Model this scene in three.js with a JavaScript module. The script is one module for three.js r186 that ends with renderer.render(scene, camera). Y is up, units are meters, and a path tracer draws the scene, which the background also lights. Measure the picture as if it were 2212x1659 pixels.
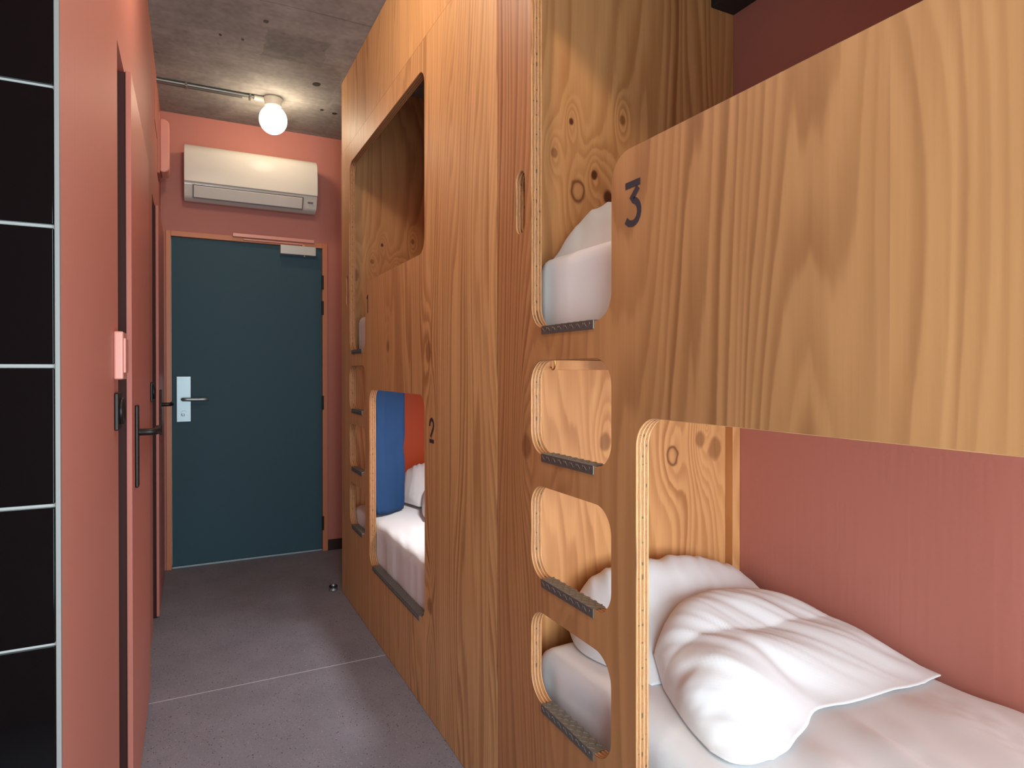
import * as THREE from 'three';
import { RoundedBoxGeometry } from 'three/addons/geometries/RoundedBoxGeometry.js';
import { mergeGeometries, mergeVertices } from 'three/addons/utils/BufferGeometryUtils.js';
import { RectAreaLightUniformsLib } from 'three/addons/lights/RectAreaLightUniformsLib.js';

// ---------- camera, light, exposure ----------
RectAreaLightUniformsLib.init();
const scene = new THREE.Scene();
const camera = new THREE.PerspectiveCamera(62.4155, 2212 / 1659, 0.02, 60);
camera.position.set(0, 1.2, 0);
{
  const yaw = 0.4702, pitch = 0.00552;
  camera.lookAt(Math.sin(yaw) * Math.cos(pitch), 1.2 - Math.sin(pitch), -Math.cos(yaw) * Math.cos(pitch));
  camera.setViewOffset(2212, 1659, 0, 21.1, 2212, 1659);      // shift lens of an architectural view
}
const renderer = new THREE.WebGLRenderer({ antialias: true });
renderer.toneMapping = THREE.LinearToneMapping;
renderer.toneMappingExposure = 1.18;
renderer.shadowMap.enabled = true;
scene.background = new THREE.Color(0.80, 0.92, 1.0);          // bright overcast sky outside the window
scene.backgroundIntensity = 1.5;

const WIN = { x0: -0.30, x1: 1.50, y0: 0.42, y1: 1.75, z: 0.60 };
const windowLight = new THREE.RectAreaLight(new THREE.Color(0.72, 0.90, 1.0), 10.8, WIN.x1 - WIN.x0, WIN.y1 - WIN.y0);
windowLight.position.set((WIN.x0 + WIN.x1) / 2, (WIN.y0 + WIN.y1) / 2, WIN.z - 0.02);
windowLight.lookAt((WIN.x0 + WIN.x1) / 2, (WIN.y0 + WIN.y1) / 2, -5);
windowLight.castShadow = true;
scene.add(windowLight);
const LAMP_COLOR = new THREE.Color(1.0, 0.81, 0.56), LAMP_COLOR_2 = new THREE.Color(1.0, 0.88, 0.72);
const BUNK_FILL_INTENSITY = 36, BUNK_FILL_COLOR = new THREE.Color(0.88, 0.95, 1.0);

// ---------- main measures ----------
const XP = 0.7655;            // back face of the plywood bunk fronts
const PT = 0.03;              // plywood thickness
const ML = 1.953;             // length of a bunk module
const SB = -1.535, SA = SB - ML;   // far ends of the two modules
const HC = 2.7536;            // ceiling height
const XR = 1.567, XL = -0.154, ZF = -4.335, ZT = -1.024, ZN = 0.60, XW = -1.3;

// ---------- random and noise ----------
function rng(seed) { let s = seed >>> 0; return () => { s = (s + 0x6D2B79F5) >>> 0; let t = s; t = Math.imul(t ^ (t >>> 15), t | 1); t ^= t + Math.imul(t ^ (t >>> 7), t | 61); return ((t ^ (t >>> 14)) >>> 0) / 4294967296; }; }
const LAT = 512, lattice = new Float32Array(LAT * LAT);
{ const r = rng(77); for (let i = 0; i < lattice.length; i++) lattice[i] = r() * 2 - 1; }
function noise(x, y) {
  const xi = Math.floor(x), yi = Math.floor(y); let fx = x - xi, fy = y - yi;
  fx = fx * fx * (3 - 2 * fx); fy = fy * fy * (3 - 2 * fy);
  const x0 = xi & 511, x1 = (xi + 1) & 511, y0 = (yi & 511) << 9, y1 = ((yi + 1) & 511) << 9;
  const a = lattice[y0 + x0], b = lattice[y0 + x1], c = lattice[y1 + x0], d = lattice[y1 + x1];
  return a + (b - a) * fx + (c - a) * fy + (a - b - c + d) * fx * fy;
}
const fbm = (x, y, o = 4) => { let s = 0, a = 0.5, n = 0; for (let i = 0; i < o; i++) { s += a * noise(x, y); n += a; x = x * 2.03 + 17.3; y = y * 2.03 + 9.1; a *= 0.5; } return s / n; };
const sstep = (a, b, x) => { const t = Math.min(1, Math.max(0, (x - a) / (b - a))); return t * t * (3 - 2 * t); };
const clamp8 = v => v < 0 ? 0 : v > 255 ? 255 : v;

function texture(w, h, fill, srgb = true) {
  const data = new Uint8Array(w * h * 4), out = [0, 0, 0];
  for (let j = 0, p = 0; j < h; j++) for (let i = 0; i < w; i++, p += 4) {
    fill((i + 0.5) / w, (j + 0.5) / h, out);
    data[p] = clamp8(out[0]); data[p + 1] = clamp8(out[1]); data[p + 2] = clamp8(out[2]); data[p + 3] = 255;
  }
  const t = new THREE.DataTexture(data, w, h, THREE.RGBAFormat);
  t.wrapS = t.wrapT = THREE.RepeatWrapping; t.magFilter = THREE.LinearFilter; t.minFilter = THREE.LinearMipmapLinearFilter; t.generateMipmaps = true;
  if (srgb) t.colorSpace = THREE.SRGBColorSpace;
  t.needsUpdate = true;
  return t;
}

// peeled softwood veneer: growth rings as contour lines of a slowly changing field, fibres, knots
function veneer(w, h, SX, SY, seed, { light, dark, seams = [], knots = [], freq = 26, contrast = 0.6, swirl = 8 }) {
  const r = rng(seed), off = [];
  for (let k = 0; k <= seams.length; k++) off.push([r() * 200, r() * 200, (r() - 0.5) * 0.06, r() > 0.5 ? 1 : -1, 0.75 + 0.5 * r()]);
  return texture(w, h, (uu, vv, o) => {
    const x = uu * SX, y = vv * SY;
    let k = 0; while (k < seams.length && x > seams[k]) k++;
    const [ox, oy, tone, sg, fs] = off[k];
    const X = x + ox, Y = y + oy;
    let f = freq * fs * sg * x + swirl * fbm(X * 2.0, Y * 0.42, 3) + 1.3 * noise(X * 8, Y * 0.8) + 0.5 * noise(X * 30, Y * 1.7) + 0.09 * noise(X * 120, Y * 5) + 0.02 * noise(X * 200, Y * 60);
    let stain = 0, core = 0;
    for (const [kx, ky, kr, type] of knots) {
      const dx = (x - kx) / kr, dy = (y - ky) / (kr * 1.35), d2 = dx * dx + dy * dy;
      const ddx = (x - kx) / (kr * 2.2), ddy = (y - ky) / (kr * 6), dd = ddx * ddx + ddy * ddy;
      if (dd < 9) f += 3.2 * Math.exp(-dd * 1.1);
      if (d2 < 4) {
        const q = Math.sqrt(d2) * (1 + 0.10 * noise(X * 60, Y * 60));
        if (type === 'ring') { stain = Math.max(stain, 0.7 * Math.exp(-((q - 0.8) ** 2) * 40)); stain = Math.max(stain, 0.22 * (1 - sstep(0.5, 1.2, q))); core = Math.max(core, 1 - sstep(0.35, 0.7, q)); }
        else if (type === 'dark') stain = Math.max(stain, 1.25 * (1 - sstep(0.35, 1.0, q)));
        else stain = Math.max(stain, 0.42 * (1 - sstep(0.6, 1.15, q)));
      }
    }
    const fl = Math.floor(f), s = f - fl, ring = 0.35 + 0.85 * Math.abs(noise(fl * 7.31 + 3.7, fl * 3.17)) * 1.3;
    const late = sstep(0.12, 0.76, s) * (1 - sstep(0.80, 1.0, s));
    const cz = contrast * (0.62 + 0.55 * noise(X * 1.7 + 40, Y * 0.5));
    const fib = 0.6 * noise(X * 260, Y * 5) + 0.4 * noise(X * 700, Y * 15);
    let m = late * cz * ring + 0.10 * noise(X * 55, Y * 0.9) + 0.06 * fib + 0.12 * fbm(X * 3 + 9, Y * 1.1, 2) + 0.10 * fbm(X * 11 + 31, Y * 3.2 + 5, 3) + tone + 0.08;
    m = Math.max(-0.2, Math.min(1.2, m));
    const red = 2.5 * noise(X * 2.6 + 70, Y * 0.7);
    for (let c = 0; c < 3; c++) o[c] = light[c] + (dark[c] - light[c]) * m;
    o[0] += red; o[2] -= red * 0.5;
    if (stain) { const g = [92, 46, 18]; for (let c = 0; c < 3; c++) o[c] += (g[c] - o[c]) * Math.min(1, stain) * (1 - 0.8 * core); }
  });
}
const WLA = [214, 165, 110], WDA = [150, 99, 55], WLB = [186, 130, 82], WDB = [130, 80, 44];
const texPanelB = veneer(2048, 2048, 2.0, 2.8, 11, { light: WLB, dark: WDB, seams: [0.47, 1.07, 1.72], knots: [[0.165, 1.014, 0.026, 'soft'], [1.35, 1.20, 0.03, 'soft'], [1.62, 1.33, 0.022, 'soft'], [0.33, 0.80, 0.02, 'soft']], freq: 30, contrast: 0.58, swirl: 12 });
const texPanelA = veneer(2048, 2048, 2.0, 2.8, 29, { light: WLA, dark: WDA, seams: [0.62, 1.425, 1.9], knots: [[1.40, 1.264, 0.03, 'soft'], [1.415, 0.39, 0.024, 'soft'], [0.9, 1.3, 0.02, 'soft']], freq: 34, contrast: 0.50, swirl: 10 });
const texKnotty = veneer(1024, 2048, 1.0, 2.8, 53, { light: [213, 150, 94], dark: [148, 85, 40], knots: [[0.2065, 1.705, 0.026, 'ring'], [0.262, 1.757, 0.013, 'dark'], [0.185, 1.895, 0.010, 'dark'], [0.31, 1.70, 0.02, 'dark'], [0.03, 1.72, 0.03, 'soft'], [0.13, 1.80, 0.012, 'soft'],
  [0.55, 0.939, 0.024, 'ring'], [0.662, 0.985, 0.022, 'soft'], [0.725, 0.955, 0.030, 'soft'], [0.30, 0.994, 0.022, 'soft'], [0.69, 1.04, 0.007, 'dark'], [0.36, 1.93, 0.012, 'soft']], freq: 34, contrast: 0.55, swirl: 8 });
const texEdge = texture(512, 128, (u, v, o) => {
  const plies = 7, q = v * plies + 0.12 * noise(u * 40, v * 3), k = Math.floor(q), fr = q - k;
  const odd = k & 1, g = 0.5 + 0.5 * noise(u * (odd ? 300 : 60), k * 13 + v * 20);
  const line = 1 - sstep(0.0, 0.16, fr) * (1 - sstep(0.9, 1.0, fr));
  const base = odd ? [160, 104, 62] : [198, 142, 92];
  const hole = sstep(0.62, 0.8, noise(u * 90, k * 7.7)) * (odd ? 0.35 : 0.05);
  for (let c = 0; c < 3; c++) o[c] = base[c] * (0.9 + 0.14 * g) * (1 - 0.52 * line) * (1 - hole);
});
const texFloor = texture(1024, 1024, (() => {
  const r = rng(5), cells = 110, grid = new Map();
  for (let k = 0; k < 5200; k++) { const x = r(), y = r(), key = Math.floor(x * cells) + cells * Math.floor(y * cells); if (!grid.has(key)) grid.set(key, []); grid.get(key).push([x, y, 0.0007 + 0.0018 * r() * r(), r()]); }
  return (u, v, o) => {
    let b = 128 + 7 * fbm(u * 8, v * 8, 3) + 5 * noise(u * 300, v * 300), cr = b, cg = b * 0.955, cb = b * 1.01;
    const ci = Math.floor(u * cells), cj = Math.floor(v * cells);
    for (let j = -1; j <= 1; j++) for (let i = -1; i <= 1; i++) for (const [x, y, s, t] of grid.get((ci + i + cells) % cells + cells * ((cj + j + cells) % cells)) || []) {
      const d = Math.hypot(u - x, (v - y) * (0.7 + t));
      if (d < s) { if (t < 0.62) { cr = 62; cg = 57; cb = 62; } else { cr = 176; cg = 170; cb = 172; } }
    }
    o[0] = cr; o[1] = cg; o[2] = cb;
  };
})());
const texCeil = texture(1024, 1024, (u, v, o) => {     // cast concrete: board marks, cement patches, pinholes (2.8 m square)
  const x = u * 2.8, y = v * 2.8;
  let b = 144 + 16 * fbm(x * 2.2, y * 2.2, 5) + 8 * noise(x * 60, y * 60) + 6 * noise(x * 3, y * 40);
  const e = 0.012 * noise(x * 30, y * 30);
  const patch = (x0, x1, y0, y1, d) => { if (x + e > x0 && x + e < x1 && y - e > y0 && y - e < y1) b += d; };
  patch(0.62, 0.90, 1.05, 1.32, -16); patch(1.02, 1.40, 0.62, 1.06, 10); patch(0.30, 0.62, 0.90, 1.2, 7); patch(0.72, 1.1, 0.1, 0.5, -9);
  const seam = Math.abs(y - 1.55 - 0.004 * noise(x * 9, 3)); if (seam < 0.004) b -= 22;
  if (fbm(x * 26 + 5, y * 26, 2) > 0.78) b -= 20; b += 10 * sstep(0.1, 0.35, fbm(x * 4 + 30, y * 3, 3)) - 9 * sstep(0.1, 0.4, fbm(x * 6 + 80, y * 5 + 7, 3));
  o[0] = b; o[1] = b * 0.975; o[2] = b * 0.95;
});
const texPaint = texture(512, 512, (u, v, o) => { const b = 128 + 60 * noise(u * 140, v * 5) + 40 * fbm(u * 12, v * 6, 4) + 20 * noise(u * 400, v * 120); o[0] = o[1] = o[2] = b; }, false);
const texCloth = texture(512, 512, (u, v, o) => { const b = 128 + 40 * Math.sin(u * 512 * 1.2) * Math.sin(v * 512 * 1.2) + 40 * fbm(u * 20, v * 20, 4); o[0] = o[1] = o[2] = b; }, false);

// ---------- materials ----------
const S = (c, roughness, extra = {}) => new THREE.MeshPhysicalMaterial({ color: c, roughness, ...extra });
const M = {
  panelA: S(0xffffff, 0.5, { map: texPanelA }), panelB: S(0xffffff, 0.5, { map: texPanelB }),
  knotty: S(0xffffff, 0.55, { map: texKnotty }), edge: S(0xffffff, 0.7, { map: texEdge }),
  pink: S(0xbf7b6d, 0.55, { specularIntensity: 0.4, bumpMap: texPaint, bumpScale: 0.0004 }),
  pinkDoor: S(0xbe7465, 0.42, { specularIntensity: 0.5, bumpMap: texPaint, bumpScale: 0.0002 }),
  pinkPlastic: S(0xd99484, 0.3),
  rebateShade: S(0x360d06, 0.8),  // shade of the door rebates as a dark red colour
  frame: S(0xc77a52, 0.45), teal: S(0x36505a, 0.6, { specularIntensity: 0.4 }),
  floor: S(0xffffff, 0.68, { map: texFloor, specularIntensity: 0.6 }), weld: S(0xb3abae, 0.5), ceil: S(0xffffff, 0.85, { map: texCeil }),
  tile: S(0x0b090a, 0.07, { specularIntensity: 0.5 }), grout: S(0xa39f9a, 0.7), trim: S(0x807c78, 0.5),
  black: S(0x2a2523, 0.4, { metalness: 0.6 }), blackPlastic: S(0x17110f, 0.5),
  steel: S(0x9aa5a8, 0.42, { metalness: 0.8 }), alu: S(0x84847f, 0.45, { metalness: 0.85 }), grey: S(0xb9b6ae, 0.45, { metalness: 0.3 }),
  ac: S(0xcfc9bf, 0.08), acDark: S(0x77706c, 0.6),
  white: S(0xe4e2e2, 0.9, { bumpMap: texCloth, bumpScale: 0.0003, sheen: 0.2, sheenRoughness: 0.6 }),
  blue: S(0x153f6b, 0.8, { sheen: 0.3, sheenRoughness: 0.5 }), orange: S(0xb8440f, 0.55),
  ink: S(0x33252c, 0.8), skirting: S(0x2c1a14, 0.6), duct: S(0x2a2624, 0.7), brass: S(0xc9a25a, 0.35, { metalness: 1 }),
  porcelain: S(0xd8cfbd, 0.35), outer: S(0xd9d2c8, 0.8),
  glass: new THREE.MeshPhysicalMaterial({ color: 0xffffff, transmission: 1, roughness: 0.02, thickness: 0, ior: 1.5 }),
  globe: new THREE.MeshStandardMaterial({ color: 0xfff6e6, roughness: 0.3, emissive: new THREE.Color(1.0, 0.93, 0.8), emissiveIntensity: 1.6 }),
  led: new THREE.MeshStandardMaterial({ color: 0xffffff, roughness: 0.4, emissive: new THREE.Color(1.0, 0.95, 0.88), emissiveIntensity: 1.5 }),
};

// ---------- helpers ----------
const taken = {};
function numbered(n) { const k = taken[n] = (taken[n] ?? -1) + 1; return k ? n + '_' + String(k).padStart(3, '0') : n; }
function addTo(o, parent) { o.castShadow = o.receiveShadow = true; parent.add(o); return o; }
function part(name, geo, mat, parent) { const m = new THREE.Mesh(Array.isArray(geo) ? mergeGeometries(geo.map(g => { const q = g.index ? g.toNonIndexed() : g; for (const k of Object.keys(q.attributes)) if (!['position', 'normal', 'uv'].includes(k)) q.deleteAttribute(k); q.clearGroups(); return q; })) : geo, mat); m.name = name; return addTo(m, parent); }
function tag(o, label, category, group, kind) { Object.assign(o.userData, { label, category }); if (group) o.userData.group = group; if (kind) o.userData.kind = kind; return o; }
function thing(name, label, category, pos = [0, 0, 0], group, kind) { const g = new THREE.Group(); g.name = numbered(name); g.position.set(...pos); scene.add(g); return tag(g, label, category, group, kind); }
function single(name, geo, mat, label, category, group, kind) { const m = part(numbered(name), geo, mat, scene); return tag(m, label, category, group, kind); }
const box = (x0, x1, y0, y1, z0, z1) => new THREE.BoxGeometry(x1 - x0, y1 - y0, z1 - z0).translate((x0 + x1) / 2, (y0 + y1) / 2, (z0 + z1) / 2);
const rbox = (x0, x1, y0, y1, z0, z1, r = 0.003, s = 2) => new RoundedBoxGeometry(x1 - x0, y1 - y0, z1 - z0, s, r).translate((x0 + x1) / 2, (y0 + y1) / 2, (z0 + z1) / 2);
function uvMetres(g, sx = 1, sy = 1, ox = 0, oy = 0) {      // planar uv in metres, by the way each face points
  const p = g.attributes.position, n = g.attributes.normal, uv = new Float32Array(p.count * 2);
  for (let i = 0; i < p.count; i++) {
    const ax = Math.abs(n.getX(i)), ay = Math.abs(n.getY(i)), az = Math.abs(n.getZ(i));
    let u, v; if (ax >= ay && ax >= az) { u = p.getZ(i); v = p.getY(i); } else if (az >= ay) { u = p.getX(i); v = p.getY(i); } else { u = p.getX(i); v = p.getZ(i); }
    uv[2 * i] = (u + ox) / sx; uv[2 * i + 1] = (v + oy) / sy;
  }
  g.setAttribute('uv', new THREE.BufferAttribute(uv, 2)); return g;
}
function tube(pts, r, seg = 24, rad = 10) { return new THREE.TubeGeometry(new THREE.CatmullRomCurve3(pts.map(p => new THREE.Vector3(...p))), seg, r, rad, false); }
function cyl(r0, r1, h, x, y, z, axis = 'y', seg = 24) { const g = new THREE.CylinderGeometry(r0, r1, h, seg); if (axis === 'x') g.rotateZ(Math.PI / 2); if (axis === 'z') g.rotateX(Math.PI / 2); return g.translate(x, y, z); }
// closed outline with every corner rounded: [[x, y, radius], ...]
function roundedPath(pts, path) {
  const n = pts.length;
  for (let i = 0; i < n; i++) {
    const a = pts[(i + n - 1) % n], b = pts[i], c = pts[(i + 1) % n], r = b[2];
    const d1 = Math.hypot(a[0] - b[0], a[1] - b[1]), d2 = Math.hypot(c[0] - b[0], c[1] - b[1]);
    const p = [b[0] + (a[0] - b[0]) / d1 * r, b[1] + (a[1] - b[1]) / d1 * r], q = [b[0] + (c[0] - b[0]) / d2 * r, b[1] + (c[1] - b[1]) / d2 * r];
    if (!i) path.moveTo(p[0], p[1]); else path.lineTo(p[0], p[1]);
    if (r > 0) { const k = 0.448; path.bezierCurveTo(p[0] + (b[0] - p[0]) * (1 - k), p[1] + (b[1] - p[1]) * (1 - k), q[0] + (b[0] - q[0]) * (1 - k), q[1] + (b[1] - q[1]) * (1 - k), q[0], q[1]); }
  }
  path.closePath(); return path;
}
const rect = (x0, x1, y0, y1, r) => [[x0, y0, r], [x1, y0, r], [x1, y1, r], [x0, y1, r]];

// ---------- the room ----------
const floorBox = uvMetres(box(XW - 0.1, XR + 0.1, -0.1, 0, ZF - 0.1, ZN + 0.12));
const floor = single('floor', floorBox, M.floor, 'dark grey speckled vinyl floor of the narrow room', 'floor', null, 'structure');
part('weld_seam', box(XL - 0.005, XP - PT - 0.002, 0, 0.0006, -2.6245, -2.6195), M.weld, floor);
const ceilBox = uvMetres(box(XW - 0.1, XR + 0.1, HC, HC + 0.12, ZF - 0.1, ZN + 0.12), 2.8, 2.8, 0.3, 4.4);
const ceiling = single('ceiling', ceilBox, M.ceil, 'raw grey concrete ceiling with patches and small holes', 'ceiling', null, 'structure');
for (const [x, z, r] of [[0.306, -3.015, 0.011], [0.615, -3.553, 0.02], [0.704, -3.884, 0.010], [0.781, -3.906, 0.013], [0.13, -3.23, 0.006], [0.225, -3.23, 0.006]])
  part('anchor_hole', cyl(r, r, 0.003, x, HC - 0.0012, z, 'y', 16), M.duct, ceiling);

function holedWall(outline, holes, depth) { const s = new THREE.Shape(outline.map(p => new THREE.Vector2(...p))); for (const h of holes) s.holes.push(roundedPath(rect(...h, 0), new THREE.Path())); return new THREE.ExtrudeGeometry(s, { depth, bevelEnabled: false }); }
{ // left wall with two door recesses; shape drawn in (-z, y)
  const D = [[1.79, 2.735], [3.36, 4.24]];
  const out = [[-ZT + 0.0085, 0], ...D.flatMap(([a, b], i) => [[a, 0], [a, i ? 2.02 : 1.995], [b, i ? 2.02 : 1.995], [b, 0]]), [-ZF, 0], [-ZF, HC], [-ZT + 0.0085, HC]];
  const g = holedWall(out, [], 0.07); g.rotateY(Math.PI / 2).translate(XL - 0.07, 0, 0);
  // rotateY(+90): x -> -z, z(depth) -> +x
  const g2 = box(XL - 0.13, XL - 0.07, 0, HC, ZF, ZT - 0.08);
  single('wall_left', uvMetres(mergeGeometries([g, g2.toNonIndexed()].map(q => { q.clearGroups(); return q; })), 1, 1), M.pink, 'glossy pink painted wall with two flush doors', 'wall', null, 'structure');
}
{ // far wall with the entrance opening
  const g = holedWall([[XL - 0.1, 0], [-0.127, 0], [-0.127, 2.045], [0.819, 2.045], [0.819, 0], [XR + 0.1, 0], [XR + 0.1, HC], [XL - 0.1, HC]], [], 0.1).translate(0, 0, ZF - 0.1);
  single('wall_far', uvMetres(g), M.pink, 'pink painted end wall around the dark teal door', 'wall', null, 'structure');
}
single('wall_right', uvMetres(box(XR, XR + 0.1, 0, HC, ZF, ZN + 0.1)), M.pink, 'pink painted wall behind the bunk beds', 'wall', null, 'structure');
{ // near wall with the window, behind the camera
  const g = holedWall([[XW, 0], [XR, 0], [XR, HC], [XW, HC]], [[WIN.x0, WIN.x1, WIN.y0, WIN.y1]], 0.1).translate(0, 0, ZN);
  single('wall_near', uvMetres(g), M.pink, 'pink window wall behind the viewer', 'wall', null, 'structure');
  const w = thing('window_1', 'wide window in the pink wall behind the viewer', 'window', [0, 0, 0], null, 'structure');
  const t = 0.05, z0 = ZN + 0.03, z1 = ZN + 0.08;
  part('window_frame', [box(WIN.x0, WIN.x1, WIN.y0, WIN.y0 + t, z0, z1), box(WIN.x0, WIN.x1, WIN.y1 - t, WIN.y1, z0, z1), box(WIN.x0, WIN.x0 + t, WIN.y0 + t, WIN.y1 - t, z0, z1), box(WIN.x1 - t, WIN.x1, WIN.y0 + t, WIN.y1 - t, z0, z1), box(0.39, 0.44, WIN.y0 + t, WIN.y1 - t, z0, z1)], M.duct, w);
  part('pane', box(WIN.x0 + t, 0.39, WIN.y0 + t, WIN.y1 - t, ZN + 0.052, ZN + 0.056), M.glass, w);
  part('pane', box(0.44, WIN.x1 - t, WIN.y0 + t, WIN.y1 - t, ZN + 0.052, ZN + 0.056), M.glass, w);
}
single('wall_side', box(XW - 0.1, XW, 0, HC, ZT - 0.1, ZN + 0.1), M.duct, 'dark side wall beside the black tiled wall', 'wall', null, 'structure');
{ // black tiled wall, facing the window
  const w = single('wall_tiled', box(XW, XL - 0.004, 0, HC, ZT - 0.08, ZT - 0.007), M.grout, 'glossy black tiled wall with pale grout lines', 'wall', null, 'structure');
  const pitch = 0.1852, gap = 0.005, tw = 0.30;
  const full = new RoundedBoxGeometry(tw - gap, pitch - gap, 0.008, 1, 0.0015);
  for (let c = 0; c < 3; c++) for (let r = 0; r < 15; r++) {
    const y = 1.206 - pitch * 6.5 + r * pitch; if (y + pitch / 2 > HC || y < 0.05) continue;
    const t = part('tile', full, M.tile, w); t.position.set(XL - 0.0062 - (tw - gap) / 2 - c * tw, y, ZT - 0.004); t.rotation.y = ((c * 7 + r * 5) % 5 - 2) * 0.0012; t.rotation.x = ((c * 3 + r * 7) % 5 - 2) * 0.0012;
  }
  single('trim_1', rbox(XL - 0.0055, XL + 0.0004, 0, HC, ZT - 0.007, ZT + 0.0012, 0.001), M.trim, 'thin pale corner trim between black tiles and pink wall', 'trim', null, 'structure');
}
single('baseboard_far', rbox(0.822, 0.95, 0, 0.07, ZF, ZF + 0.012, 0.002), M.skirting, 'short dark brown skirting board right of the entrance door', 'baseboard', null, 'structure');

// ---------- doors ----------
{ // entrance door
  const d = thing('door_1', 'dark teal flush entrance door with steel handle plate and closer', 'door', [0, 0, 0], null, 'structure');
  const z = ZF;
  const fr = part('door_frame', [rbox(-0.127, -0.100, 0, 2.044, z - 0.09, z + 0.012, 0.002), rbox(0.786, 0.819, 0, 2.044, z - 0.09, z + 0.012, 0.002), rbox(-0.100, 0.786, 2.011, 2.044, z - 0.09, z + 0.012, 0.002)], M.frame, d);
  const leaf = part('leaf', rbox(-0.0985, 0.7845, 0.014, 2.009, z - 0.045, z - 0.002, 0.002), M.teal, d);
  part('bottom_strip', rbox(-0.0985, 0.7845, 0.002, 0.013, z - 0.04, z + 0.001, 0.001), M.steel, d);
  const plate = part('handle_plate', rbox(-0.073, 0.006, 0.889, 1.166, z - 0.002, z + 0.008, 0.003), M.steel, d);
  part('lever', tube([[-0.037, 1.027, z + 0.006], [-0.037, 1.027, z + 0.045], [-0.025, 1.027, z + 0.058], [0.02, 1.026, z + 0.058], [0.085, 1.026, z + 0.055], [0.098, 1.026, z + 0.042]], 0.0105, 40, 12), M.steel, plate);
  part('thumb_turn', [cyl(0.013, 0.013, 0.016, -0.033, 0.945, z + 0.014, 'z'), rbox(-0.046, -0.028, 0.927, 0.940, z + 0.012, z + 0.026, 0.003).rotateZ(0)], M.steel, plate);
  const cl = part('door_closer', rbox(0.518, 0.738, 1.950, 2.008, z - 0.002, z + 0.052, 0.003), M.grey, d);
  part('adjuster', cyl(0.008, 0.008, 0.008, 0.668, 1.947, z + 0.03, 'y', 16), M.steel, cl);
  part('closer_rail', [rbox(0.240, 0.729, 2.036, 2.058, z + 0.012, z + 0.036, 0.002), rbox(0.30, 0.66, 2.020, 2.029, z + 0.016, z + 0.028, 0.002), rbox(0.655, 0.672, 2.008, 2.022, z + 0.016, z + 0.030, 0.002)], M.pinkPlastic, fr);
  for (const y of [1.785, 1.616, 0.988, 0.187]) part('hinge', cyl(0.007, 0.007, 0.092, 0.787, y, z + 0.012, 'y', 14), M.blackPlastic, d);
}
function pinkDoor(n, zn, zf, top, label) { // door leaf with an overlapping lip, seen along its face
  const d = thing('door_' + n, label, 'door', [0, 0, 0], null, 'structure');
  const xf = -0.134;
  part('leaf', [rbox(xf - 0.013, xf, 0.008, top, zf, zn, 0.0025), box(xf - 0.055, xf - 0.013, 0.012, top - 0.02, zf + 0.01, zn - 0.03)], M.pinkDoor, d);
  part('rebate_shade', [box(XL - 0.069, xf - 0.0135, 0, top - 0.003, zn - 0.028, zn - 0.006), box(XL - 0.069, XL - 0.03, 0, top - 0.003, zn - 0.006, zn + 0.11)], M.rebateShade, d);  // dark lining: shade inside the pink recess put into its colour
  const hz = zn - 0.105;
  const plate = part('handle_plate', rbox(xf, xf + 0.009, 0.880, 1.106, hz - 0.017, hz + 0.017, 0.004), M.black, d);
  part('lever', tube([[xf + 0.006, 1.031, hz], [xf + 0.040, 1.031, hz], [xf + 0.050, 1.031, hz - 0.012], [xf + 0.050, 1.031, hz - 0.11]], 0.0095, 40, 12), M.black, plate);
  return d;
}
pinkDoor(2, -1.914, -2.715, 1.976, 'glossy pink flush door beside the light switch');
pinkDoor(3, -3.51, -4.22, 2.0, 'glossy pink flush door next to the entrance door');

// ---------- bunk modules ----------
function uvPanel(g, ox) {
  const p = g.attributes.position, n = g.attributes.normal, uv = g.attributes.uv;
  for (let i = 0; i < p.count; i++) {
    if (Math.abs(n.getZ(i)) > 0.7) uv.setXY(i, (p.getX(i) + ox) / 2.0, p.getY(i) / 2.8);
    else uv.setXY(i, (p.getX(i) * 1.3 + p.getY(i)) / 0.6, p.getZ(i) / PT);
  }
  return g;
}
function stroke(pts, w) { // flat ribbon shape along a polyline
  const L = [], R = [];
  for (let i = 0; i < pts.length; i++) { const a = pts[Math.max(0, i - 1)], b = pts[Math.min(pts.length - 1, i + 1)], d = Math.hypot(b[0] - a[0], b[1] - a[1]); const nx = -(b[1] - a[1]) / d * w / 2, ny = (b[0] - a[0]) / d * w / 2; L.push(new THREE.Vector2(pts[i][0] + nx, pts[i][1] + ny)); R.push(new THREE.Vector2(pts[i][0] - nx, pts[i][1] - ny)); }
  return new THREE.Shape([...L, ...R.reverse()]);
}
const arc = (cx, cy, rx, ry, a0, a1, n = 18) => Array.from({ length: n + 1 }, (_, i) => { const a = (a0 + (a1 - a0) * i / n) * Math.PI / 180; return [cx + rx * Math.cos(a), cy + ry * Math.sin(a)]; });
const DIGITS = { // strokes in a box 0.048 wide, 0.086 tall
  1: [stroke([[0.026, 0], [0.026, 0.086]], 0.0115), stroke([[0.010, 0.070], [0.022, 0.081]], 0.011)],
  2: [stroke([...arc(0.024, 0.062, 0.0185, 0.0185, 195, -20), [0.038, 0.048], [0.013, 0.0195]], 0.0124), stroke([[0.002, 0.0065], [0.046, 0.0065]], 0.013)],
  3: [stroke([[0.002, 0.0795], [0.046, 0.0795]], 0.0125), stroke([[0.040, 0.0705], [0.020, 0.0515], [0.026, 0.0495], ...arc(0.0235, 0.0275, 0.0195, 0.0215, 62, -90, 20), [0.013, 0.0078], [0.004, 0.015]], 0.0124)],
};
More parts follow.
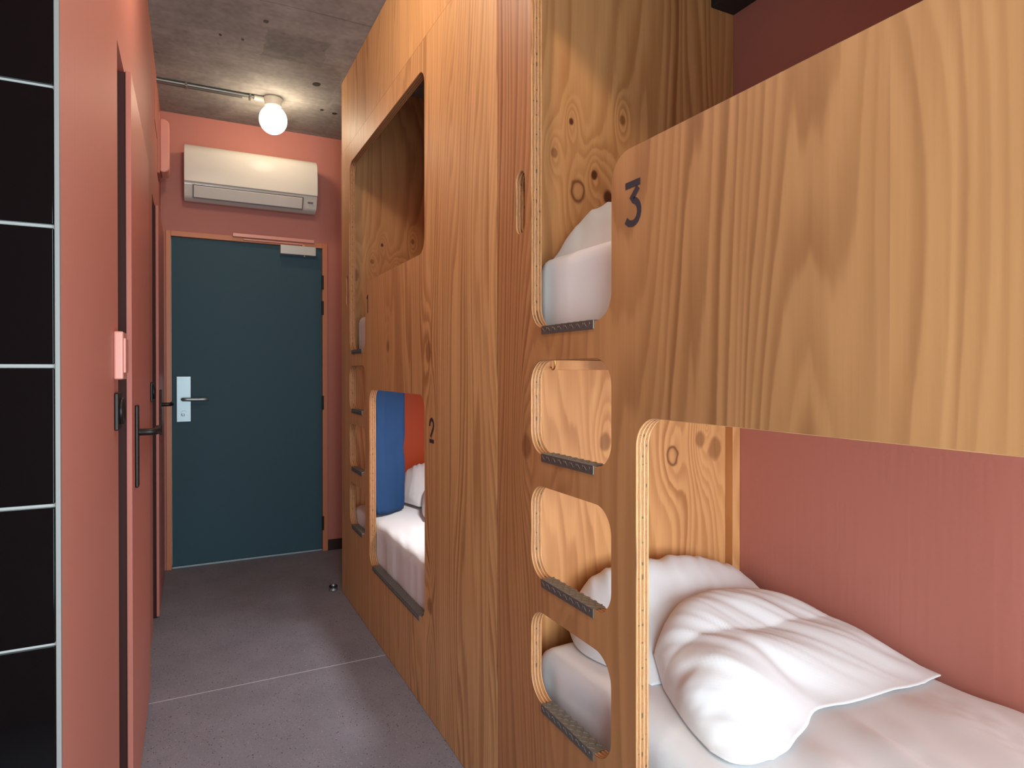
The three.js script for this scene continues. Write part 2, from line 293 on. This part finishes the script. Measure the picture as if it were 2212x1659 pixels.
function bunkModule(s, panelMat, ox, digits, label) {
  const b = thing('bunk_bed', label, 'bunk bed', [XP, 0, s], 'plywood bunk bed modules');
  b.rotation.y = -Math.PI / 2;         // local x runs along the corridor, local z points at the corridor
  const depth = XR - XP - 0.001;
  // front sheet with its cut-outs
  const sh = new THREE.Shape(); roundedPath(rect(0.001, ML - 0.001, 0.001, 2.3675, 0), sh);
  const R = 0.055;
  for (const [y0, y1] of [[1.004, 1.224], [0.710, 0.928], [0.416, 0.631]]) sh.holes.push(roundedPath(rect(0.19, 0.516, y0, y1, R), new THREE.Path()));
  sh.holes.push(roundedPath(rect(0.595, 1.361, 0.315, 1.114, R), new THREE.Path()));
  sh.holes.push(roundedPath([[0.19, 1.302, R], [0.516, 1.302, R], [0.516, 1.617, R], [1.361, 1.617, R], [1.361, 2.265, R], [0.19, 2.265, R]], new THREE.Path()));
  sh.holes.push(roundedPath(rect(0.110, 0.157, 1.541, 1.697, 0.0234), new THREE.Path()));
  const fg = new THREE.ExtrudeGeometry(sh, { depth: PT - 0.002, bevelEnabled: true, bevelThickness: 0.001, bevelSize: 0.001, bevelOffset: -0.001, bevelSegments: 1, curveSegments: 14 }).translate(0, 0, 0.001);
  const front = part('front_panel', uvPanel(fg, 0), [panelMat, M.edge], b);
  const st = new THREE.Shape(); roundedPath(rect(0.001, ML - 0.001, 2.3690, HC - 0.002, 0), st);
  part('top_panel', uvPanel(new THREE.ExtrudeGeometry(st, { depth: PT - 0.001, bevelEnabled: false }), 0.85), [panelMat, M.edge], b);
  for (const [d, x, y] of digits) part('number', DIGITS[d].map(q => new THREE.ExtrudeGeometry(q, { depth: 0.0006, bevelEnabled: false }).translate(x, y, PT)), M.ink, front);
  // end board, slabs, battens
  const board = box(0, 0.03, 0.001, HC - 0.002, -depth, -0.0005); { const p = board.attributes.position, n = board.attributes.normal, uv = board.attributes.uv; for (let i = 0; i < p.count; i++) Math.abs(n.getX(i)) > 0.5 ? uv.setXY(i, -p.getZ(i), p.getY(i) / 2.8) : uv.setXY(i, p.getY(i), p.getX(i) / 0.03); }
  part('end_board', board, M.knotty, b);
  const wood = (x0, x1, y0, y1, z0, z1) => uvMetres(rbox(x0, x1, y0, y1, z0, z1, 0.002, 1), 2.0, 2.8, 0.3 + x0, 0.5);
  for (const y of [0.235, 1.230]) part('bed_base', wood(0.032, ML - 0.002, y, y + 0.045, -depth, -0.002), panelMat, b);
  part('corner_batten', wood(0.03, 0.062, 0.002, 1.228, -depth, -depth + 0.032), M.knotty, b);
  part('support_batten', wood(0.03, 0.058, 1.202, 1.229, -depth + 0.034, -0.003), M.knotty, b);
  part('support_batten', wood(0.03, 0.058, 0.17, 0.234, -depth + 0.034, -0.003), M.knotty, b);
  part('hook', tube([[0.075, 1.231, -0.105], [0.075, 1.212, -0.105], [0.078, 1.204, -0.100], [0.083, 1.203, -0.092], [0.087, 1.209, -0.086]], 0.0022, 20, 6), M.brass, b);
  // folded tread-plate edges on the rungs and the sill
  const bar = new RoundedBoxGeometry(0.016, 0.0016, 0.0045, 1, 0.0007);
  function tread(x0, x1, y) {
    const t = part('step_edge', [rbox(x0, x1, y, y + 0.0025, 0.001, PT + 0.0025, 0.001), rbox(x0, x1, y - 0.017, y + 0.0025, PT + 0.0002, PT + 0.0027, 0.001)], M.alu, b);
    const gs = [];
    for (let i = 0, x = x0 + 0.009; x < x1 - 0.006; x += 0.0125, i++) {
      for (let j = 0; j < 3; j++) gs.push(bar.clone().rotateY((i + j) % 2 ? 0.8 : -0.8).translate(x, y + 0.0026, 0.006 + j * 0.010));
      gs.push(bar.clone().scale(0.8, 1, 1).rotateX(Math.PI / 2).rotateZ(i % 2 ? 0.7 : -0.7).translate(x, y - 0.0075, PT + 0.0028));
    }
    part('tread_pattern', gs, M.alu, t);
  }
  for (const y of [1.302, 1.004, 0.710, 0.416]) tread(0.244, 0.458, y);
  tread(0.652, 1.306, 0.315);
  return b;
}
const bunkA = bunkModule(SA, M.panelA, 0, [['1', 0.540, 1.466], ['2', 1.412, 0.953]], 'plywood bunk bed unit stencilled 1 and 2 near the teal door');
const bunkB = bunkModule(SB, M.panelB, 0, [['3', 0.560, 1.468]], 'plywood bunk bed unit stencilled 3 with a rung ladder cut into its front');
// added board: orange of warm light on the end board put into its colour
part('warm_light_board', rbox(0.0302, 0.036, 0.30, 1.195, -0.765, -0.20, 0.001), M.orange, bunkA);
// closing board at the near end of the near unit, beside the upper bed only: the lower bed is open to the window
part('end_board', uvMetres(box(ML - 0.031, ML - 0.001, 1.277, HC - 0.002, -(XR - XP - 0.001), -0.0005), 2, 2.8), M.panelB, bunkB);

// ---------- bedding ----------
// upper skin of the sheet: soft bulge with long creases
function sheetTop(x, z) { return 0.488 + 0.004 * fbm(x * 6, z * 5 + 40, 3) + (0.022 * Math.pow(Math.abs(noise(x * 15 + z * 3 + 60, z * 1.3 + 30)), 1.3) + 0.011 * Math.abs(noise(x * 34 + z * 9 + 20, z * 2.2 + 50))) * sstep(-0.90, -0.70, z) + 0.006 * (1 - ((x - 1.175) / 0.38) ** 2); }
function mattressGeo() { // rounded, slightly creased
  const X0 = 0.795, X1 = 1.555, Y0 = 0.281, Y1 = 0.488, Z0 = -1.425, Z1 = 0.375, r = 0.032;
  const g = mergeVertices(new THREE.BoxGeometry(X1 - X0, Y1 - Y0, Z1 - Z0, 46, 12, 110).deleteAttribute('uv').deleteAttribute('normal'));
  const p = g.attributes.position, hx = (X1 - X0) / 2, hy = (Y1 - Y0) / 2, hz = (Z1 - Z0) / 2, v = new THREE.Vector3(), c = new THREE.Vector3();
  for (let i = 0; i < p.count; i++) {
    v.fromBufferAttribute(p, i);
    c.set(Math.max(-hx + r, Math.min(hx - r, v.x)), Math.max(-hy + r, Math.min(hy - r, v.y)), Math.max(-hz + r, Math.min(hz - r, v.z)));
    const d = v.clone().sub(c), l = d.length(); if (l > 1e-6) v.copy(c).addScaledVector(d, Math.min(1, r / l));
    const x = v.x + 10, z = v.z + 20;
    if (v.y > hy - 0.02) v.y += sheetTop(v.x + (X0 + X1) / 2, v.z + (Z0 + Z1) / 2) - Y1;
    else { const w = 0.003 * noise(x * 3 + z * 24, v.y * 5); if (Math.abs(v.x) > hx - 0.01) v.x += w; else if (Math.abs(v.z) > hz - 0.01) v.z += 0.003 * noise(x * 24, v.y * 5); }
    p.setXYZ(i, v.x, v.y, v.z);
  }
  g.computeVertexNormals();
  const uv = new Float32Array(p.count * 2); for (let i = 0; i < p.count; i++) { uv[2 * i] = p.getX(i) + p.getY(i); uv[2 * i + 1] = p.getZ(i) + p.getY(i); } g.setAttribute('uv', new THREE.BufferAttribute(uv, 2));
  return g.translate((X0 + X1) / 2, (Y0 + Y1) / 2, (Z0 + Z1) / 2);
}
function polyAt(pts, t) { let L = [0]; for (let i = 1; i < pts.length; i++) L.push(L[i - 1] + Math.hypot(pts[i][0] - pts[i - 1][0], pts[i][1] - pts[i - 1][1])); const d = t * L[L.length - 1]; let i = 1; while (i < pts.length - 1 && L[i] < d) i++; const k = (d - L[i - 1]) / (L[i] - L[i - 1]); return [pts[i - 1][0] + (pts[i][0] - pts[i - 1][0]) * k, pts[i - 1][1] + (pts[i][1] - pts[i - 1][1]) * k]; }
function smoothPoly(pts, n = 24) { const c = new THREE.CatmullRomCurve3(pts.map(p => new THREE.Vector3(p[0], 0, p[1]))); return c.getPoints(n).map(v => [v.x, v.z]); }
function pillowGeo(back, front, left, right, heightTop, heightBot, N = 72) { // Coons patch footprint, two skins
  const B = smoothPoly(back), F = smoothPoly(front, 48), L = smoothPoly(left), Rr = smoothPoly(right);
  const pos = [], idx = [], uvs = [];
  const c00 = B[0], c10 = B[B.length - 1], c01 = F[0], c11 = F[F.length - 1];
  for (let s = 0; s < 2; s++) for (let j = 0; j <= N; j++) for (let i = 0; i <= N; i++) {
    const u = i / N, v = j / N, b = polyAt(B, u), f = polyAt(F, u), l = polyAt(L, v), r = polyAt(Rr, v);
    const P = k => (1 - v) * b[k] + v * f[k] + (1 - u) * l[k] + u * r[k] - ((1 - u) * (1 - v) * c00[k] + u * (1 - v) * c10[k] + (1 - u) * v * c01[k] + u * v * c11[k]);
    const x = P(0), z = P(1);
    pos.push(x, s ? heightBot(u, v, x, z) : heightTop(u, v, x, z), z); uvs.push(x, z);
  }
  const W = N + 1, O = W * W;
  for (let j = 0; j < N; j++) for (let i = 0; i < N; i++) { const a = j * W + i, b = a + 1, c = a + W, d = c + 1; idx.push(a, c, b, b, c, d, O + a, O + b, O + c, O + b, O + d, O + c); }
  const rim = []; for (let i = 0; i < N; i++) rim.push(i); for (let j = 0; j < N; j++) rim.push(j * W + N); for (let i = N; i > 0; i--) rim.push(N * W + i); for (let j = N; j > 0; j--) rim.push(j * W);
  for (let k = 0; k < rim.length; k++) { const a = rim[k], b = rim[(k + 1) % rim.length]; idx.push(a, b, O + a, b, O + b, O + a); }
  const g = new THREE.BufferGeometry(); g.setAttribute('position', new THREE.Float32BufferAttribute(pos, 3)); g.setAttribute('uv', new THREE.Float32BufferAttribute(uvs, 2)); g.setIndex(idx); g.computeVertexNormals(); return g;
}
const plump = (u, v, p = 4, q = 0.5) => Math.pow(Math.max(0, (1 - Math.pow(Math.abs(2 * u - 1), p)) * (1 - Math.pow(Math.abs(2 * v - 1), p))), q);
// pillow leaning up against the end board: thick at the back, thin towards the foot
const thickA = (x, z) => { const u = Math.min(1, Math.max(0, (x - 0.850) / 0.690)), v = Math.min(1, Math.max(0, (z + 1.486) / 0.396)); return (0.152 - 0.052 * sstep(0.30, 1.0, u)) * Math.pow(1 - Math.pow(Math.abs(2 * u - 1), 3), 0.6) * Math.sqrt(1 - Math.pow(1 - v, 7)) * (1 - Math.pow(v, 1.5)); };
const restA = (x, z) => sheetTop(x, z) + 0.0015 + 0.070 * sstep(-1.20, -1.50, z) * sstep(0.84, 1.02, x);
const makeHead = (xl, zl) => pillowGeo([[xl, zl], [1.05, -1.486], [1.3, -1.486], [1.525, -1.478]], [[0.92, -1.12], [1.1, -1.09], [1.3, -1.09], [1.53, -1.12]], [[xl, zl], [Math.min(0.872, xl + 0.01), -1.33], [0.92, -1.12]], [[1.525, -1.478], [1.538, -1.3], [1.53, -1.12]],
  (u, v, x, z) => restA(x, z) + 0.003 + (thickA(x, z) + 0.006 * fbm(x * 10 + 3, z * 10, 2) * (1 - v) + 0.009 * noise(x * 26 + z * 12, z * 6) * (1 - v) + 0.004 * noise(x * 60 + z * 30, z * 12) * (1 - v)) * plump(u, v, 10, 0.5),
  (u, v, x, z) => restA(x, z));
const headPillow = makeHead(0.912, -1.472), headPillowUp = makeHead(0.852, -1.452);   // the upper ones reach further to the front corner
// second pillow lying on the front of it, pinched in the middle of its open end
const lyingOn = (x, z) => restA(x, z) + 0.006 + thickA(x, z) + 0.010 * sstep(-1.10, -1.26, z);
const frontPillow = pillowGeo([[0.962, -1.165], [1.07, -1.225], [1.22, -1.262], [1.40, -1.262], [1.54, -1.225]],
  [[0.853, -0.872], [0.862, -0.825], [0.909, -0.80], [0.985, -0.806], [1.07, -0.838], [1.146, -0.874], [1.24, -0.858], [1.34, -0.852], [1.45, -0.846], [1.545, -0.853]],
  [[0.962, -1.165], [0.915, -1.06], [0.872, -0.95], [0.853, -0.872]], [[1.54, -1.225], [1.55, -1.05], [1.545, -0.853]],
  (u, v, x, z) => {
    const lobe = Math.exp(-(((x - 1.03) / 0.21) ** 2) * 1.1 - (((z + 1.06) / 0.27) ** 2));
    const lobe2 = Math.exp(-(((x - 1.43) / 0.24) ** 2) - (((z + 1.10) / 0.19) ** 2));
    const crease = Math.exp(-(((x - 1.175 - 0.25 * (z + 0.9)) / 0.03) ** 2)) * sstep(-1.06, -0.92, z);
    const e = Math.sqrt(1 - Math.pow(Math.abs(2 * u - 1), 5)) * (v < 0.5 ? Math.sqrt(1 - Math.pow(1 - 2 * v, 4)) : Math.pow(Math.max(0, 1 - (2 * v - 1) ** 2), 1.1));
    const tuck = (0.006 * noise(x * 30 + 4, z * 9) + 0.009 * noise(x * 8, z * 34)) * sstep(0.20, 0.0, u) * sstep(0.2, 0.4, v);
    const folds = 0.0030 * noise(x * 60 - z * 46, z * 9) + 0.006 * noise(x * 22 - z * 14, z * 5 + x * 3) + 0.005 * fbm(x * 8 + 8, z * 8, 2);
    return lyingOn(x, z) + 0.003 + e * (0.026 + 0.072 * lobe + 0.046 * lobe2 - 0.020 * crease + folds + tuck);
  },
  (u, v, x, z) => lyingOn(x, z));
const mat0 = mattressGeo();
const beds = [[0, 0, 'unit 3, lower bed'], [0, 0.995, ''], [-ML, 0, ''], [-ML, 0.995, '']];
const bedNames = ['lower bed under the big guard board', 'upper bed behind the big guard board', 'lower bed with the blue cloth', 'upper bed near the teal door'];
beds.forEach(([dz, dy], i) => {
  const far = dz < 0 && dy === 0;
  const m = single('mattress', mat0, M.white, 'white sheeted mattress on the ' + bedNames[i], 'mattress', 'white mattresses in the bunks'); m.position.set(far ? -0.024 : 0, dy, dz);
  const a = single('pillow', dy ? headPillowUp : headPillow, M.white, 'white pillow leaning on the end board of the ' + bedNames[i], 'pillow', 'white pillows at the bed heads'); a.position.set(0, dy, dz); const sq = o => { if (far) { o.scale.x = 0.82; o.position.x = 1.545 * 0.18; o.position.y += 0.016; } }; sq(a);
  if (i !== 3) { const b = single('pillow', frontPillow, M.white, 'white creased pillow lying in front on the ' + bedNames[i], 'pillow', 'white pillows at the bed heads'); b.position.set(0, dy, dz); sq(b); }
});
{ // blue cloth gathered at the end of the lower far bed
  const n = 60, ring = [], h0 = 0.503, h1 = 1.200;
  for (let i = 0; i < n; i++) { const a = i / n * Math.PI * 2, c = Math.cos(a), s = Math.sin(a); const r = 1 + 0.06 * Math.sin(a * 7 + 0.6) * (c > 0.2 ? 1.6 : 0.4); ring.push([Math.sign(c) * Math.pow(Math.abs(c), 0.55) * 0.094 * r, Math.sign(s) * Math.pow(Math.abs(s), 0.6) * 0.034 * r, a]); }
  const pos = [], idx = [], K = 30;
  for (let k = 0; k <= K; k++) { const t = k / K, y = h0 + (h1 - h0) * t, f = 1 - 0.10 * Math.exp(-t * 26) ; for (const [x, z, a] of ring) { const w = 0.005 * noise(a * 3 + 5, t * 9); pos.push((x + w) * f, y, (z + w) * f); } }
  for (let k = 0; k < K; k++) for (let i = 0; i < n; i++) { const a = k * n + i, b = k * n + (i + 1) % n; idx.push(a, a + n, b, b, a + n, b + n); }
  const cb = pos.length / 3; pos.push(0, h0, 0, 0, h1, 0); for (let i = 0; i < n; i++) { idx.push(cb, i, (i + 1) % n); idx.push(cb + 1, K * n + (i + 1) % n, K * n + i); }
  const g = new THREE.BufferGeometry(); g.setAttribute('position', new THREE.Float32BufferAttribute(pos, 3)); g.setIndex(idx); g.computeVertexNormals();
  const c = single('curtain', g, M.blue, 'blue cloth hanging in the lower bunk stencilled 2', 'curtain'); c.position.set(0.872, 0, -3.075); c.rotation.y = 0.5;
}

// ---------- lamps ----------
function globeLamp(x, z, power, color, label) {
  const t = thing('ceiling_lamp', label, 'lamp', [x, HC, z]);
  part('base', new THREE.LatheGeometry([[0.0, 0], [0.052, 0], [0.052, -0.012], [0.046, -0.018], [0.046, -0.045], [0.040, -0.052], [0, -0.052]].map(p => new THREE.Vector2(...p)).reverse(), 32), M.porcelain, t);
  part('globe', new THREE.SphereGeometry(0.0765, 40, 28).scale(1, 1.06, 1).translate(0, -0.1245, 0), M.globe, t);
  const l = new THREE.PointLight(color, power, 0, 2); l.position.set(0, -0.125, 0); l.castShadow = true; l.shadow.radius = 3; t.add(l);
  return t;
}
globeLamp(0.427, -3.845, 0.38, LAMP_COLOR, 'lit round glass globe lamp on the concrete ceiling');
globeLamp(0.15, -2.0, 1.0, LAMP_COLOR_2, 'lit round glass globe lamp on the ceiling between the pink doors');
globeLamp(0.29, -0.75, 1.55, LAMP_COLOR_2, 'lit round glass globe lamp on the ceiling towards the window');
{ // conduits from the wall to the lamp
  const t = thing('conduit', 'grey metal conduit pipes along the concrete ceiling to the globe lamp', 'pipe', [0, HC, -3.86]);
  part('pipe', cyl(0.010, 0.010, 0.53, 0.111, -0.011, 0.010, 'x', 12), M.alu, t);
  part('pipe', cyl(0.010, 0.010, 0.42, 0.056, -0.011, -0.014, 'x', 12), M.alu, t);
  part('connector', cyl(0.013, 0.013, 0.05, 0.352, -0.013, 0.010, 'x', 12), M.porcelain, t);
  for (const x of [-0.02, 0.30]) part('clip', rbox(x, x + 0.012, -0.023, 0, -0.026, 0.022, 0.003), M.alu, t);
}
{ // unseen flat light added under the far upper base to brighten the lower bed
  const t = thing('bunk_fill_light', 'unseen flat light added under the upper bed base to brighten the lower bed', 'lamp', [1.15, 1.2295, -2.45]);
  part('housing', rbox(-0.10, 0.10, -0.022, 0, -0.21, 0.21, 0.004), M.ac, t);
  part('diffuser', rbox(-0.085, 0.085, -0.025, -0.0221, -0.20, 0.20, 0.001), M.led, t);
  const l = new THREE.RectAreaLight(BUNK_FILL_COLOR, BUNK_FILL_INTENSITY, 0.16, 0.40); l.position.set(0, -0.028, 0); l.rotation.x = -Math.PI / 2; l.castShadow = true; t.add(l);
}

// ---------- air conditioner ----------
{
  const t = thing('air_conditioner', 'white wall air conditioner above the teal door', 'air conditioner', [0.348, 0, ZF]);
  const W = 0.376, prof = (pts) => { const s = new THREE.Shape(); roundedPath(pts, s); return s; };
  // side profile drawn in (z from wall, y)
  const ex = (s, w, dx = 0, bv = 0.004) => new THREE.ExtrudeGeometry(s, { depth: 2 * w - 2 * bv, bevelEnabled: true, bevelThickness: bv, bevelSize: bv, bevelOffset: -bv, bevelSegments: 2, curveSegments: 8 }).translate(0, 0, -w + bv).rotateY(-Math.PI / 2).translate(dx, 0, 0);
  // rotateY(-90): x -> +z, z -> -x
  part('body', ex(prof([[0.001, 2.238, 0.004], [0.10, 2.203, 0.02], [0.150, 2.222, 0.012], [0.188, 2.290, 0.004], [0.188, 2.49, 0.02], [0.165, 2.526, 0.015], [0.001, 2.526, 0.004]]), W), M.ac, t);
  part('front_cover', ex(prof([[0.186, 2.304, 0.003], [0.204, 2.300, 0.006], [0.207, 2.42, 0.05], [0.190, 2.508, 0.03], [0.150, 2.530, 0.004], [0.150, 2.523, 0.002], [0.186, 2.49, 0.01]]), W), M.ac, t);
  const flap = part('flap', rbox(-0.325, 0.285, -0.034, 0.034, 0, 0.006, 0.002), M.ac, t); flap.position.set(0, 2.254, 0.1725); flap.rotation.x = 0.50;
  const sl = part('vent_gap', box(-0.332, 0.292, -0.041, 0.041, -0.001, 0.0012), M.acDark, t); sl.position.set(0, 2.253, 0.1715); sl.rotation.x = 0.50;
  const lg = part('display', rbox(0.318, 0.352, -0.006, 0.006, 0, 0.0015, 0.0005), M.acDark, t); lg.position.set(0, 2.262, 0.176); lg.rotation.x = 0.50;
}

// ---------- small fittings ----------
{
  const t = thing('door_stop', 'small chrome and black door stop on the floor by the bunk corner', 'door stop', [0.697, 0, -3.53]);
  part('base', new THREE.LatheGeometry([[0, 0], [0.024, 0], [0.024, 0.006], [0.016, 0.010], [0.016, 0.022], [0, 0.022]].map(p => new THREE.Vector2(...p)), 24), M.steel, t);
  part('rubber_ring', new THREE.TorusGeometry(0.017, 0.006, 10, 24).rotateX(Math.PI / 2).translate(0, 0.021, 0), M.blackPlastic, t);
  part('cap', new THREE.SphereGeometry(0.013, 16, 8, 0, Math.PI * 2, 0, Math.PI / 2).translate(0, 0.024, 0), M.steel, t);
}
{
  const t = thing('light_switch', 'pink surface light switch on the wall beside the first pink door', 'switch', [XL, 1.235, -1.735]);
  part('housing', rbox(0, 0.019, -0.055, 0.055, -0.045, 0.045, 0.004), M.pinkPlastic, t);
  part('rocker', rbox(0.018, 0.023, -0.040, 0.040, -0.034, 0.034, 0.002), M.pinkPlastic, t);
}
function latch(z, label) {
  const t = thing('wall_socket', label, 'socket', [XL, 1.106, z], 'black round sockets by the pink doors');
  part('plate', rbox(0, 0.009, -0.043, 0.043, -0.04, 0.04, 0.003), M.black, t);
  part('ring', new THREE.TorusGeometry(0.026, 0.006, 10, 28).rotateY(Math.PI / 2).translate(0.012, 0, 0), M.black, t);
}
latch(-1.735, 'black square fitting with a ring under the pink light switch');
latch(-3.22, 'black square fitting with a ring between the two pink doors');
{
  const t = thing('wall_sounder', 'rounded pink box high on the wall above the second pink door', 'alarm', [XL, 2.43, -4.02]);
  part('backplate', rbox(0, 0.012, -0.16, 0.17, -0.10, 0.10, 0.002), M.pink, t);
  const s = new THREE.Shape(); roundedPath([[0, -0.145, 0.01], [0.045, -0.145, 0.03], [0.045, 0.145, 0.03], [0, 0.145, 0.01]], s);
  part('cover', new THREE.ExtrudeGeometry(s, { depth: 0.13, bevelEnabled: true, bevelSize: 0.006, bevelThickness: 0.006, bevelOffset: -0.006, bevelSegments: 2 }).translate(0.0121, 0, -0.065), M.pinkPlastic, t);
}
single('access_panel', rbox(XL, XL + 0.003, 2.44, 2.60, -3.88, -3.60, 0.001), M.pink, 'thin flat pink access panel high on the left wall', 'panel');
single('duct_box', rbox(1.468, XR - 0.001, 2.345, HC - 0.001, -1.504, -1.41, 0.003), M.duct, 'dark box casing high in the corner of the upper bunk', 'duct');

renderer.render(scene, camera);
